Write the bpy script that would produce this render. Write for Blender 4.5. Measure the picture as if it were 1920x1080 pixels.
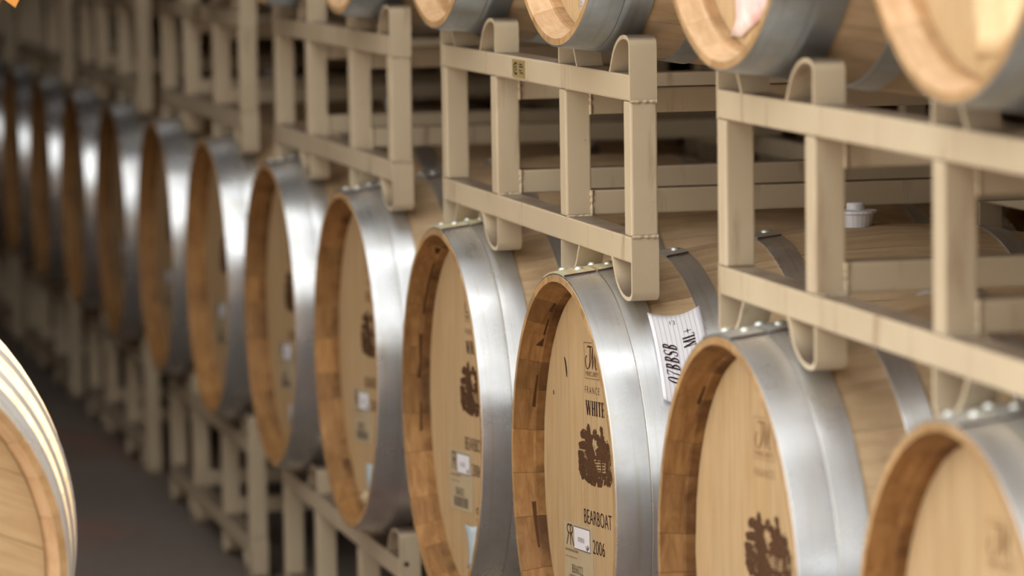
import bpy, bmesh, math, random
from mathutils import Matrix, Vector, noise

# ------------------------------------------------------------------ clear
for o in list(bpy.data.objects):
    bpy.data.objects.remove(o)
scene = bpy.context.scene
COL = scene.collection
R = math.radians

# ------------------------------------------------------------------ camera, sky, exposure
cam_data = bpy.data.cameras.new('camera')
cam = bpy.data.objects.new('camera', cam_data)
COL.objects.link(cam)
right = Vector((0.228881, 0.973334, -0.015329))
up = Vector((-0.094563, 0.037904, 0.994797))
back = Vector((0.968851, -0.226241, 0.100716))
mw = Matrix.Identity(4)
for i in range(3):
    mw[i][0], mw[i][1], mw[i][2] = right[i], up[i], back[i]
mw[0][3], mw[1][3], mw[2][3] = 3.648920, -1.290077, 0.828539
cam.matrix_world = mw
cam_data.sensor_fit = 'HORIZONTAL'
cam_data.sensor_width = 36.0
cam_data.lens = 7395.87 / 1920 * 36.0
cam_data.clip_start = 0.1
cam_data.clip_end = 300
cam_data.dof.use_dof = True
cam_data.dof.focus_distance = 5.45
cam_data.dof.aperture_fstop = 4.0
scene.camera = cam

world = bpy.data.worlds.new('overcast_sky')
scene.world = world
world.use_nodes = True
wn = world.node_tree.nodes
bgn = wn['Background']
bgn.inputs['Color'].default_value = (1.0, 0.985, 0.955, 1)
bgn.inputs['Strength'].default_value = 1.0

sun_data = bpy.data.lights.new('sun', 'SUN')
sun_data.energy = 5.0
sun_data.angle = R(6)
sun_data.color = (1.0, 0.94, 0.84)
sun = bpy.data.objects.new('sun', sun_data)
COL.objects.link(sun)
sun.rotation_euler = Vector((-0.12, 0.45, 0.88)).to_track_quat('Z', 'Y').to_euler()

scene.view_settings.view_transform = 'Standard'
scene.view_settings.look = 'None'
scene.view_settings.gamma = 1.0
scene.view_settings.use_curve_mapping = False
scene.view_settings.exposure = 1.5

# ------------------------------------------------------------------ layout constants (metres)
PIN, POUT, H = 0.7927, 0.8043, 0.9120          # barrel pitch inside a rack / between racks, tier height
YR, TUBE, LOOP_H = 0.0535, 0.0360, 0.0517      # rack front plane, tube size, saddle loop height
ZT, ZB = 0.5813, 0.3292                        # top of top rail, bottom of bottom rail
HALF, TW, TD = 0.1968, 0.0366, 0.0372          # saddle half spacing, post width, post depth
LEN, RB = 0.92, 0.3555                         # barrel length, bilge radius
FLOOR = ZB - LOOP_H - H
def bx(i):
    return -((i // 2) * (PIN + POUT) + (PIN if i % 2 else 0))
def prof(y):
    t = (y - LEN / 2) / (LEN / 2)
    return RB - 0.0875 * t * t + 0.032 * t ** 4

# ------------------------------------------------------------------ materials
def new_mat(name):
    m = bpy.data.materials.new(name)
    m.use_nodes = True
    nt = m.node_tree
    return m, nt, nt.nodes, nt.links, nt.nodes['Principled BSDF']
def N(nodes, typ, **kw):
    n = nodes.new(typ)
    for k, v in kw.items():
        if k in ('operation', 'blend_type', 'data_type', 'noise_dimensions', 'wave_type', 'bands_direction'):
            setattr(n, k, v)
        else:
            n.inputs[k].default_value = v
    return n
def mixc(nodes, links, fac, a, b, blend='MIX'):
    n = nodes.new('ShaderNodeMix'); n.data_type = 'RGBA'; n.blend_type = blend
    for sock, v in ((n.inputs['Factor'], fac), (n.inputs['A'], a), (n.inputs['B'], b)):
        pass
    fi = n.inputs[0]; ai = n.inputs[6]; bi = n.inputs[7]
    for sock, v in ((fi, fac), (ai, a), (bi, b)):
        if hasattr(v, 'links') or isinstance(v, bpy.types.NodeSocket):
            links.new(v, sock)
        elif isinstance(v, (int, float)):
            sock.default_value = v
        else:
            sock.default_value = (*v, 1) if len(v) == 3 else v
    return n.outputs[2]
def ramp(nodes, links, fac, stops):
    n = nodes.new('ShaderNodeValToRGB')
    el = n.color_ramp.elements
    while len(el) < len(stops):
        el.new(0.5)
    for e, (p, c) in zip(el, stops):
        e.position = p
        e.color = (*c, 1) if not isinstance(c, (int, float)) else (c, c, c, 1)
    links.new(fac, n.inputs[0])
    return n.outputs[0]
def coords(nodes, links, scale, rand=True):
    tc = nodes.new('ShaderNodeTexCoord')
    mp = nodes.new('ShaderNodeMapping')
    mp.inputs['Scale'].default_value = scale
    if rand:
        oi = nodes.new('ShaderNodeObjectInfo')
        vm = nodes.new('ShaderNodeVectorMath'); vm.operation = 'SCALE'
        cb = nodes.new('ShaderNodeCombineXYZ')
        for k in range(3):
            links.new(oi.outputs['Random'], cb.inputs[k])
        links.new(cb.outputs[0], vm.inputs[0]); vm.inputs['Scale'].default_value = 37.0
        ad = nodes.new('ShaderNodeVectorMath'); ad.operation = 'ADD'
        links.new(tc.outputs['Object'], ad.inputs[0]); links.new(vm.outputs[0], ad.inputs[1])
        links.new(ad.outputs[0], mp.inputs['Vector'])
    else:
        links.new(tc.outputs['Object'], mp.inputs['Vector'])
    return mp.outputs[0]
def tex(nodes, links, vec, scale, detail=4, rough=0.55, dist=0.0):
    n = nodes.new('ShaderNodeTexNoise')
    n.inputs['Scale'].default_value = scale; n.inputs['Detail'].default_value = detail
    n.inputs['Roughness'].default_value = rough; n.inputs['Distortion'].default_value = dist
    links.new(vec, n.inputs['Vector'])
    return n.outputs['Fac']
def bump(nodes, links, p, h, strength, dist=0.002):
    b = nodes.new('ShaderNodeBump')
    b.inputs['Strength'].default_value = strength; b.inputs['Distance'].default_value = dist
    links.new(h, b.inputs['Height']); links.new(b.outputs[0], p.inputs['Normal'])

def wood(name, c_dark, c_mid, c_light, scale, vary=0.25, stain=None, stain_amt=0.5, rough=0.62, spec=0.3):
    m, nt, nd, lk, p = new_mat(name)
    v = coords(nd, lk, scale)
    g = tex(nd, lk, v, 6.0, 6, 0.6, 0.6)
    c = ramp(nd, lk, g, [(0.28, c_dark), (0.5, c_mid), (0.72, c_light)])
    oi = nd.new('ShaderNodeObjectInfo')
    vr = ramp(nd, lk, oi.outputs['Random'], [(0, 1 - vary), (1, 1.0)])
    c = mixc(nd, lk, 1.0, c, vr, 'MULTIPLY')
    if stain:
        v2 = coords(nd, lk, (1, 1, 1))
        s = tex(nd, lk, v2, 9.0, 5, 0.6)
        s = ramp(nd, lk, s, [(0.5, 0.0), (0.68, stain_amt)])
        c = mixc(nd, lk, s, c, stain)
    lk.new(c, p.inputs['Base Color'])
    p.inputs['Roughness'].default_value = rough
    p.inputs['Specular IOR Level'].default_value = spec
    bump(nd, lk, p, g, 0.25, 0.001)
    return m
M = {}
M['stave'] = wood('oak_stave', (0.40, 0.275, 0.155), (0.52, 0.37, 0.215), (0.61, 0.445, 0.275), (9, 0.9, 9), 0.22, (0.24, 0.14, 0.07), 0.35)
M['chime'] = wood('oak_chime', (0.22, 0.10, 0.03), (0.34, 0.172, 0.057), (0.46, 0.255, 0.098), (3, 14, 3), 0.38, (0.17, 0.075, 0.02), 0.25, 0.7)
M['rim'] = wood('oak_rim', (0.34, 0.19, 0.075), (0.47, 0.29, 0.13), (0.58, 0.39, 0.20), (6, 6, 6), 0.25, (0.16, 0.08, 0.03), 0.4, 0.75)
M['howel'] = wood('oak_howel', (0.20, 0.09, 0.03), (0.33, 0.17, 0.06), (0.45, 0.26, 0.10), (5, 5, 5), 0.45, (0.07, 0.03, 0.012), 0.8, 0.75)
M['head'] = wood('oak_head', (0.44, 0.295, 0.148), (0.53, 0.372, 0.20), (0.59, 0.43, 0.245), (16, 8, 1.0), 0.09, (0.47, 0.285, 0.12), 0.35)
M['chime_pale'] = wood('pale_oak_chime', (0.50, 0.32, 0.17), (0.61, 0.405, 0.23), (0.69, 0.49, 0.30), (3, 14, 3), 0.15, (0.36, 0.18, 0.07), 0.45, 0.7)
M['howel_pale'] = wood('pale_oak_howel', (0.36, 0.20, 0.09), (0.48, 0.29, 0.14), (0.58, 0.38, 0.2), (5, 5, 5), 0.25, (0.2, 0.1, 0.04), 0.7, 0.75)
M['stave_pale'] = wood('pale_oak_stave', (0.46, 0.33, 0.19), (0.60, 0.445, 0.275), (0.68, 0.53, 0.35), (9, 0.9, 9), 0.15, (0.36, 0.23, 0.11), 0.4)

def flat(name, col, rough=0.7, spec=0.3, metallic=0.0, vary=None):
    m, nt, nd, lk, p = new_mat(name)
    v = coords(nd, lk, (1, 1, 1))
    g = tex(nd, lk, v, 30.0, 4, 0.6)
    lo = vary or tuple(x * 0.85 for x in col)
    c = ramp(nd, lk, g, [(0.35, lo), (0.65, col)])
    lk.new(c, p.inputs['Base Color'])
    p.inputs['Roughness'].default_value = rough
    p.inputs['Specular IOR Level'].default_value = spec
    p.inputs['Metallic'].default_value = metallic
    return m
def metal(name, base, dark, stain, rough0, rough1, mottling=0.5):
    m, nt, nd, lk, p = new_mat(name)
    v = coords(nd, lk, (1, 1, 1))
    g = tex(nd, lk, v, 14.0, 5, 0.6)
    c = ramp(nd, lk, g, [(0.3, dark), (0.7, base)])
    vs = coords(nd, lk, (5, 1.2, 5))
    s = tex(nd, lk, vs, 2.2, 5, 0.65)
    s = ramp(nd, lk, s, [(0.56, 0.0), (0.72, mottling)])
    c = mixc(nd, lk, s, c, stain)
    sp = tex(nd, lk, v, 60.0, 3, 0.6)
    sp = ramp(nd, lk, sp, [(0.72, 0.0), (0.80, 0.4)])
    c = mixc(nd, lk, sp, c, (0.12, 0.11, 0.09))
    vb = coords(nd, lk, (2.5, 60, 2.5))
    st = tex(nd, lk, vb, 1.6, 4, 0.6)
    st = ramp(nd, lk, st, [(0.52, 0.0), (0.70, mottling)])
    c = mixc(nd, lk, st, c, stain)
    lk.new(c, p.inputs['Base Color'])
    p.inputs['Metallic'].default_value = 0.9
    rr = ramp(nd, lk, g, [(0.3, rough1), (0.7, rough0)])
    lk.new(rr, p.inputs['Roughness'])
    return m
M['hoop'] = metal('galvanised_hoop', (0.74, 0.76, 0.78), (0.58, 0.60, 0.62), (0.52, 0.49, 0.38), 0.24, 0.36)
M['hoop_dull'] = metal('weathered_hoop', (0.53, 0.58, 0.60), (0.39, 0.43, 0.45), (0.36, 0.33, 0.24), 0.36, 0.5)
M['lap'] = metal('hoop_lap_steel', (0.62, 0.64, 0.64), (0.48, 0.50, 0.50), (0.42, 0.40, 0.32), 0.40, 0.5)
M['lap_cream'] = metal('hoop_lap_stained', (0.62, 0.58, 0.40), (0.48, 0.44, 0.28), (0.50, 0.33, 0.12), 0.5, 0.6, 0.9)
for n_ in ('lap_cream',):
    M[n_].node_tree.nodes['Principled BSDF'].inputs['Metallic'].default_value = 0.3
M['lap_edge'] = flat('shaded_lap_edge', (0.07, 0.04, 0.03), 0.8, 0.2)  # near-black colour stands in for the shadow gap at the lap end
M['rivet'] = metal('rivet_steel', (0.78, 0.80, 0.76), (0.64, 0.66, 0.62), (0.5, 0.5, 0.4), 0.45, 0.55)

def paint():
    m, nt, nd, lk, p = new_mat('beige_rack_paint')
    v = coords(nd, lk, (1, 1, 1))
    g = tex(nd, lk, v, 5.0, 5, 0.6)
    c = ramp(nd, lk, g, [(0.3, (0.505, 0.41, 0.278)), (0.7, (0.575, 0.48, 0.335))])
    # dust and grime lying on upward faces
    geo = nd.new('ShaderNodeNewGeometry')
    sx = nd.new('ShaderNodeSeparateXYZ'); lk.new(geo.outputs['Normal'], sx.inputs[0])
    upm = ramp(nd, lk, sx.outputs['Z'], [(0.6, 0.0), (0.95, 1.0)])
    d = tex(nd, lk, v, 11.0, 5, 0.65)
    d = ramp(nd, lk, d, [(0.30, 0.70), (0.60, 1.0)])
    mm = N(nd, 'ShaderNodeMath', operation='MULTIPLY'); lk.new(upm, mm.inputs[0]); lk.new(d, mm.inputs[1])
    c = mixc(nd, lk, mm.outputs[0], c, (0.14, 0.10, 0.075))
    # chips and vertical drip stains
    vc = coords(nd, lk, (1, 1, 0.16))
    dr = tex(nd, lk, vc, 26.0, 4, 0.6)
    dr = ramp(nd, lk, dr, [(0.58, 0.0), (0.72, 0.65)])
    c = mixc(nd, lk, dr, c, (0.27, 0.17, 0.10))
    ch = tex(nd, lk, v, 75.0, 3, 0.6)
    ch = ramp(nd, lk, ch, [(0.73, 0.0), (0.76, 0.75)])
    c = mixc(nd, lk, ch, c, (0.16, 0.10, 0.07))
    lk.new(c, p.inputs['Base Color'])
    p.inputs['Roughness'].default_value = 0.42
    p.inputs['Specular IOR Level'].default_value = 0.4
    h = tex(nd, lk, v, 40.0, 4, 0.6)
    bump(nd, lk, p, h, 0.12, 0.001)
    return m
M['paint'] = paint()
M['ink'] = flat('brown_stamp_ink', (0.10, 0.050, 0.026), 0.8, 0.1)
M['ink_dark'] = flat('dark_print_ink', (0.035, 0.015, 0.018), 0.8, 0.1)
M['ink_faint'] = flat('faint_print_ink', (0.29, 0.165, 0.08), 0.8, 0.1)
M['ink_grey'] = flat('grey_print_ink', (0.22, 0.18, 0.14), 0.8, 0.1)
M['label'] = flat('kraft_label_paper', (0.50, 0.41, 0.26), 0.6, 0.3, vary=(0.46, 0.375, 0.24))
M['white_paper'] = flat('white_paper', (0.80, 0.80, 0.84), 0.6, 0.3, vary=(0.77, 0.77, 0.81))
M['card_rule'] = flat('card_rule_line', (0.60, 0.58, 0.66), 0.7, 0.2)
M['pink_paper'] = flat('pink_blotted_paper', (0.86, 0.80, 0.76), 0.6, 0.3, vary=(0.80, 0.52, 0.50))
M['yellow_paper'] = flat('yellow_paper', (0.80, 0.67, 0.40), 0.6, 0.3, vary=(0.76, 0.54, 0.30))
M['blue_paper'] = flat('pale_blue_torn_paper', (0.66, 0.72, 0.76), 0.6, 0.3, vary=(0.42, 0.60, 0.68))
M['cream_paper'] = flat('cream_paper', (0.72, 0.60, 0.40), 0.6, 0.3)
M['orange_paper'] = flat('orange_paper', (0.75, 0.33, 0.07), 0.6, 0.3)
M['brown_paper'] = flat('brown_paper', (0.16, 0.075, 0.02), 0.7, 0.2)
M['brass'] = flat('brass_plate', (0.34, 0.26, 0.11), 0.5, 0.5, 0.1)
M['plastic'] = flat('white_silicone', (0.78, 0.78, 0.80), 0.4, 0.4)
M['chip'] = flat('dark_wood_chip', (0.09, 0.042, 0.016), 0.8, 0.1)
M['black'] = flat('hole_black', (0.01, 0.01, 0.01), 0.9, 0.0)

def floor_mat():
    m, nt, nd, lk, p = new_mat('stained_concrete')
    v = coords(nd, lk, (1, 1, 1), False)
    g = tex(nd, lk, v, 1.3, 7, 0.65)
    c = ramp(nd, lk, g, [(0.3, (0.135, 0.107, 0.088)), (0.7, (0.215, 0.175, 0.146))])
    s = tex(nd, lk, v, 0.9, 5, 0.6, 0.6)
    s = ramp(nd, lk, s, [(0.52, 0.0), (0.66, 0.75)])
    c = mixc(nd, lk, s, c, (0.26, 0.115, 0.08))
    f = tex(nd, lk, v, 25, 4, 0.6)
    c = mixc(nd, lk, 0.25, c, ramp(nd, lk, f, [(0.3, (0.07, 0.06, 0.05)), (0.7, (0.18, 0.15, 0.13))]))
    lk.new(c, p.inputs['Base Color'])
    p.inputs['Roughness'].default_value = 0.75
    bump(nd, lk, p, f, 0.2, 0.002)
    return m
M['floor'] = floor_mat()
def wall_mat(name, c0, c1, sc):
    m, nt, nd, lk, p = new_mat(name)
    v = coords(nd, lk, sc, False)
    g = tex(nd, lk, v, 2.0, 6, 0.6)
    lk.new(ramp(nd, lk, g, [(0.3, c0), (0.7, c1)]), p.inputs['Base Color'])
    p.inputs['Roughness'].default_value = 0.85
    return m
M['wall'] = wall_mat('brown_block_wall', (0.10, 0.07, 0.05), (0.16, 0.115, 0.08), (1, 1, 1))
M['roof'] = wall_mat('roof_boards', (0.13, 0.10, 0.075), (0.20, 0.155, 0.115), (6, 0.4, 1))

# ------------------------------------------------------------------ mesh helpers
def mesh(name, verts, faces, mats, mat_idx=None, smooth=None):
    me = bpy.data.meshes.new(name)
    me.from_pydata([tuple(v) for v in verts], [], faces)
    for m in mats:
        me.materials.append(m)
    if mat_idx:
        me.polygons.foreach_set('material_index', mat_idx)
    if smooth is True:
        me.polygons.foreach_set('use_smooth', [True] * len(me.polygons))
    elif smooth:
        me.polygons.foreach_set('use_smooth', smooth)
    me.update()
    return me
def link(name, me, parent=None, loc=(0, 0, 0), rot=(0, 0, 0)):
    o = bpy.data.objects.new(name, me)
    COL.objects.link(o)
    o.parent = parent
    o.location = loc
    o.rotation_euler = rot
    return o
def thing(name, label, cat, group, loc, rotz=0.0):
    o = bpy.data.objects.new(name, None)
    COL.objects.link(o)
    o.empty_display_size = 0.1
    o.location = loc
    o.rotation_euler = (0, 0, rotz)
    o['label'] = label; o['category'] = cat
    if group:
        o['group'] = group
    return o
def box_mesh(name, sx, sy, sz, mat, bevel=0.0, origin='min'):
    bm = bmesh.new()
    bmesh.ops.create_cube(bm, size=1.0)
    for v in bm.verts:
        v.co = Vector(((v.co.x + .5) * sx, (v.co.y + .5) * sy, (v.co.z + .5) * sz))
    if bevel:
        bmesh.ops.bevel(bm, geom=list(bm.edges), offset=bevel, segments=2, profile=0.5, affect='EDGES')
    me = bpy.data.meshes.new(name)
    bm.to_mesh(me); bm.free()
    me.materials.append(mat)
    return me

# ------------------------------------------------------------------ setting
def struct(name, lo, hi, mat, label):
    me = box_mesh(name, hi[0] - lo[0], hi[1] - lo[1], hi[2] - lo[2], mat)
    o = link(name, me, None, lo)
    o['kind'] = 'structure'; o['label'] = label
    return o
struct('floor', (-26, -14, FLOOR - 0.2), (30, 6, FLOOR), M['floor'], 'dark concrete floor with reddish stains along the aisle')
struct('ceiling', (-26, -2.8, 4.4), (-3.9, 4.2, 4.6), M['roof'], 'dark board roof over the far part of the barrel store')
struct('ceiling', (-14.0, 0.23, 1.75), (1.6, 3.2, 1.88), M['roof'], 'added unseen low board roof that shades the barrel rows')  # out-of-view roof added to shade the stacks, edge set along the sun line
struct('wall_back', (-26, 3.2, FLOOR), (1.4, 3.4, 4.4), M['wall'], 'dark brown wall behind the barrel stacks')
struct('wall_far', (-14.2, -2.6, FLOOR), (-14.0, 3.2, 4.4), M['wall'], 'dark brown wall closing the far end of the aisle')
struct('wall_left', (-14.0, -2.8, FLOOR), (-2.0, -2.6, 4.4), M['wall'], 'dark brown wall on the other side of the aisle')
struct('added_wall_right', (1.4, 0.98, FLOOR), (1.6, 3.2, 1.75), M['wall'], 'added unseen end wall that keeps light off the second row')  # added out of view to block side light from the second row
struct('added_wall_near', (8.0, -9.0, FLOOR), (8.3, 6.0, 4.0), M['wall'], 'added unseen wall behind the camera that cuts low light')  # unseen blocker, dims low light from behind and darkens hoop reflections

# ------------------------------------------------------------------ barrel meshes (axis +Y, centre line at z = RB, front rim at y = 0)
WT = 0.0022                                       # hoop thickness
def wood_r(y):
    return prof(y) - WT
YH, RH = 0.043, 0.2755                            # head plane, head radius
def stave_mesh(wdeg, pale=False):
    hw = R(wdeg) / 2 - 0.0009
    segs = 3
    ang = [math.pi / 2 + hw - 2 * hw * k / segs for k in range(segs + 1)]
    verts, faces, mi, sm = [], [], [], []
    def strip(pts, mat, smooth):
        base = len(verts)
        for (y, r) in pts:
            for a in ang:
                verts.append((r * math.cos(a), y, r * math.sin(a)))
        n = len(ang)
        for i in range(len(pts) - 1):
            for k in range(segs):
                a0 = base + i * n + k
                faces.append((a0, a0 + 1, a0 + n + 1, a0 + n)); mi.append(mat); sm.append(smooth)
    ys = [0.0, 0.09, 0.18, 0.28, 0.37, 0.46, 0.55, 0.64, 0.74, 0.83, 0.92]
    outer = [(y, wood_r(y)) for y in ys]
    strip(list(reversed(outer)), 0, True)
    for s in (0, 1):
        f = (lambda y: y) if s == 0 else (lambda y: LEN - y)
        a = [(f(0), wood_r(0)), (f(0), 0.2885)]
        b = [(f(0), 0.2885), (f(0.028), 0.2785)]
        c = [(f(0.028), 0.2785), (f(0.031), 0.2765), (f(YH + 0.004), 0.2765), (f(YH + 0.02), 0.272)]
        for pts, mt in ((a, 1), (b, 2), (c, 3)):
            strip(pts, mt, False)
    # radial side faces of the visible ends
    for k, a in ((0, ang[0]), (1, ang[-1])):
        for s in (0, 1):
            f = (lambda y: y) if s == 0 else (lambda y: LEN - y)
            pp = [(f(0), wood_r(0)), (f(0), 0.2885), (f(0.028), 0.2785), (f(YH), 0.2765), (f(0.09), 0.285), (f(0.09), wood_r(0.09))]
            base = len(verts)
            for (y, r) in pp:
                verts.append((r * math.cos(a), y, r * math.sin(a)))
            faces.append(tuple(range(base, base + len(pp)))); mi.append(2); sm.append(False)
    return mesh('stave', verts, faces, [M['stave_pale'], M['rim'], M['chime_pale'], M['howel_pale']] if pale else [M['stave'], M['rim'], M['chime'], M['howel']], mi, sm)
STAVE = {(w, p): stave_mesh(w, p) for w in (10, 13, 16) for p in (False, True)}

def lathe_mesh(name, pts, mats, mi_per, segs=96, smooth=True, breaks=()):
    """strips: list of polylines (y, r); each strip has own verts so edges between strips stay sharp"""
    verts, faces, mi, sm = [], [], [], []
    for pl, mt in zip(pts, mi_per):
        base = len(verts)
        for (y, r) in pl:
            for k in range(segs):
                a = 2 * math.pi * k / segs
                verts.append((r * math.cos(a), y, r * math.sin(a)))
        for i in range(len(pl) - 1):
            for k in range(segs):
                k2 = (k + 1) % segs
                faces.append((base + i * segs + k, base + i * segs + k2, base + (i + 1) * segs + k2, base + (i + 1) * segs + k))
                mi.append(mt); sm.append(True)
    return mesh(name, verts, faces, mats, mi, sm)
def body_mesh():
    ys = [LEN * k / 14 for k in range(15)]
    outer = [(y, wood_r(y)) for y in ys]
    st = [outer]; mm = [0]
    for s in (0, 1):
        f = (lambda y: y) if s == 0 else (lambda y: LEN - y)
        st += [[(f(0), 0.2885), (f(0), wood_r(0))], [(f(0.028), 0.2785), (f(0), 0.2885)], [(f(YH + 0.02), 0.274), (f(0.028), 0.2785)]]
        mm += [1, 2, 3]
    return lathe_mesh('stave_body', st, [M['stave'], M['rim'], M['chime'], M['howel']], mm, 64)
BODY = body_mesh()
def hoop_mesh(y0, y1, segs=96, mat='hoop'):
    r0, r1 = prof(y0), prof(y1)
    e = 0.0005
    st = [[(y0, r0 - 0.0035), (y0, r0 - e)], [(y0, r0 - e), (y0 + 0.0005, r0)], [(y0 + 0.0005, r0), (y1 - 0.0005, r1)], [(y1 - 0.0005, r1), (y1, r1 - e)], [(y1, r1 - e), (y1, r1 - 0.0035)]]
    return lathe_mesh('hoop', st, [M[mat]], [0] * 5, segs)
HOOPS_A = [(0.0008, 0.0475), (0.0482, 0.0855), (0.146, 0.179), (0.276, 0.312)]
HOOPS_L = [(0.0008, 0.050), (0.0505, 0.098), (0.155, 0.182), (0.27, 0.30)]
def hoop_set(spec):
    full = spec + [(LEN - b, LEN - a) for a, b in spec]
    return full
HOOP_M = {}
def get_hoop(ab, segs=96, mat='hoop'):
    k = (round(ab[0], 4), round(ab[1], 4), segs, mat)
    if k not in HOOP_M:
        HOOP_M[k] = hoop_mesh(*ab, segs=segs, mat=mat)
    return HOOP_M[k]
LAP_M = {}
def get_lap(ab, mat):
    k = (round(ab[0], 4), round(ab[1], 4), mat.name)
    if k in LAP_M:
        return LAP_M[k]
    y0, y1 = ab[0] + 0.001, ab[1] - 0.001
    a0, a1, n = R(84.5), R(108), 8
    verts, faces = [], []
    for i in range(n + 1):
        a = a0 + (a1 - a0) * i / n
        for (y, dr) in ((y0, -0.0005), (y0, 0.0024), (y1, 0.0024), (y1, -0.0005)):
            r = prof(y) + dr
            verts.append((r * math.cos(a), y, r * math.sin(a)))
    for i in range(n):
        for j in range(3):
            b = i * 4 + j
            faces.append((b, b + 1, b + 5, b + 4))
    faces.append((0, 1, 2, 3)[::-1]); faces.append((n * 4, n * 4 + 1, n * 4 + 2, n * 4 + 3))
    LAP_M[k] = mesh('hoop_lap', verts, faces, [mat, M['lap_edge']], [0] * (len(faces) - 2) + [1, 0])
    return LAP_M[k]
def rivet_mesh():
    verts, faces = [], []
    rings = [(0.0072, -0.001), (0.0070, 0.0010), (0.0052, 0.0028), (0.0025, 0.0036)]
    n = 10
    for (r, z) in rings:
        for k in range(n):
            a = 2 * math.pi * k / n
            verts.append((r * math.cos(a), r * math.sin(a), z))
    for i in range(len(rings) - 1):
        for k in range(n):
            faces.append((i * n + k, i * n + (k + 1) % n, (i + 1) * n + (k + 1) % n, (i + 1) * n + k))
    faces.append(tuple(range((len(rings) - 1) * n, len(rings) * n)))
    return mesh('rivet', verts, faces, [M['rivet']], None, True)
RIVET = rivet_mesh()
def board_meshes():
    cuts = [-RH, -0.198, -0.118, -0.036, 0.040, 0.121, 0.195, RH]
    out = []
    g = 0.00035
    for i in range(7):
        x0, x1 = cuts[i] + (g if i else 0), cuts[i + 1] - (g if i < 6 else 0)
        n = 10
        top = []
        for k in range(n + 1):
            x = x0 + (x1 - x0) * k / n
            top.append((x, math.sqrt(max(0.0, RH * RH - x * x))))
        outline = top + [(x, -z) for x, z in reversed(top)]
        ol = []
        for p in outline:
            if not ol or (abs(p[0] - ol[-1][0]) + abs(p[1] - ol[-1][1])) > 1e-6:
                ol.append(p)
        if abs(ol[0][0] - ol[-1][0]) + abs(ol[0][1] - ol[-1][1]) < 1e-6:
            ol.pop()
        m = len(ol)
        verts = [(x, YH, z) for x, z in ol] + [(x, YH + 0.02, z) for x, z in ol]
        faces = [tuple(range(m)), tuple(reversed(range(m, 2 * m)))]
        for k in range(m):
            k2 = (k + 1) % m
            faces.append((k, k + m, k2 + m, k2))
        out.append(mesh('head_board', verts, faces, [M['head']]))
    return out
BOARDS = board_meshes()
def disc_mesh():
    n = 48
    verts = [(RH * math.cos(2 * math.pi * k / n), YH, RH * math.sin(2 * math.pi * k / n)) for k in range(n)]
    verts += [(x, YH + 0.02, z) for x, y, z in verts]
    faces = [tuple(range(n)), tuple(reversed(range(n, 2 * n)))] + [(k, k + n, (k + 1) % n + n, (k + 1) % n) for k in range(n)]
    return mesh('head', verts, faces, [M['head']])
DISC = disc_mesh()
def bung_mesh():
    prof_ = [(0.0, -0.012), (0.021, -0.012), (0.024, 0.004), (0.026, 0.016), (0.030, 0.017), (0.030, 0.021), (0.013, 0.022), (0.013, 0.030), (0.011, 0.032), (0.0, 0.032)]
    n = 24
    verts, faces = [], []
    for (r, z) in prof_:
        for k in range(n):
            a = 2 * math.pi * k / n
            verts.append((r * math.cos(a), r * math.sin(a), z))
    for i in range(len(prof_) - 1):
        for k in range(n):
            faces.append((i * n + k, i * n + (k + 1) % n, (i + 1) * n + (k + 1) % n, (i + 1) * n + k))
    return mesh('bung', verts, faces, [M['plastic']])
BUNG = bung_mesh()

# ------------------------------------------------------------------ lettering and print (2D shapes in the head plane, x to the right, z up)
class Flat:
    """collects flat shapes in 2D, later mapped to a surface"""
    def __init__(s):
        s.v, s.f = [], []
    def poly(s, pts):
        b = len(s.v); s.v += [tuple(p) for p in pts]; s.f.append(tuple(range(b, b + len(pts))))
    def rect(s, x0, z0, x1, z1):
        s.poly([(x0, z0), (x1, z0), (x1, z1), (x0, z1)])
    def ribbon(s, pts, w):
        ws = w if isinstance(w, (list, tuple)) else [w] * len(pts)
        L, Rr = [], []
        for i, p in enumerate(pts):
            a = pts[max(0, i - 1)]; b = pts[min(len(pts) - 1, i + 1)]
            dx, dz = b[0] - a[0], b[1] - a[1]
            l = math.hypot(dx, dz) or 1
            nx, nz = -dz / l * ws[i] / 2, dx / l * ws[i] / 2
            L.append((p[0] + nx, p[1] + nz)); Rr.append((p[0] - nx, p[1] - nz))
        for i in range(len(pts) - 1):
            s.poly([Rr[i], Rr[i + 1], L[i + 1], L[i]])
    def add(s, o, fn):
        b = len(s.v); s.v += [fn(*p) for p in o.v]; s.f += [tuple(i + b for i in f) for f in o.f]
    def mesh(s, name, mat, fn):
        verts = [fn(*p) for p in s.v]
        return mesh(name, verts, s.f, [mat])
def text_flat(t):
    """sans lettering normalised to a 1 x 1 box"""
    cu = bpy.data.curves.new('lettering', 'FONT')
    cu.body = t; cu.resolution_u = 3; cu.offset = -0.012
    o = bpy.data.objects.new('lettering', cu)
    COL.objects.link(o)
    dg = bpy.context.evaluated_depsgraph_get()
    me = bpy.data.meshes.new_from_object(o.evaluated_get(dg))
    F = Flat()
    xs = [v.co.x for v in me.vertices]; ys = [v.co.y for v in me.vertices]
    x0, x1, y0, y1 = min(xs), max(xs), min(ys), max(ys)
    F.v = [((v.co.x - x0) / (x1 - x0), (v.co.y - y0) / (y1 - y0)) for v in me.vertices]
    F.f = [tuple(p.vertices) for p in me.polygons]
    bpy.data.objects.remove(o); bpy.data.curves.remove(cu); bpy.data.meshes.remove(me)
    return F
def boxed(F, x0, z0, x1, z1):
    G = Flat(); G.add(F, lambda u, v: (x0 + u * (x1 - x0), z0 + v * (z1 - z0))); return G
def arc(cx, cz, rx, rz, a0, a1, n=14):
    return [(cx + rx * math.cos(R(a0 + (a1 - a0) * k / n)), cz + rz * math.sin(R(a0 + (a1 - a0) * k / n))) for k in range(n + 1)]
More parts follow.
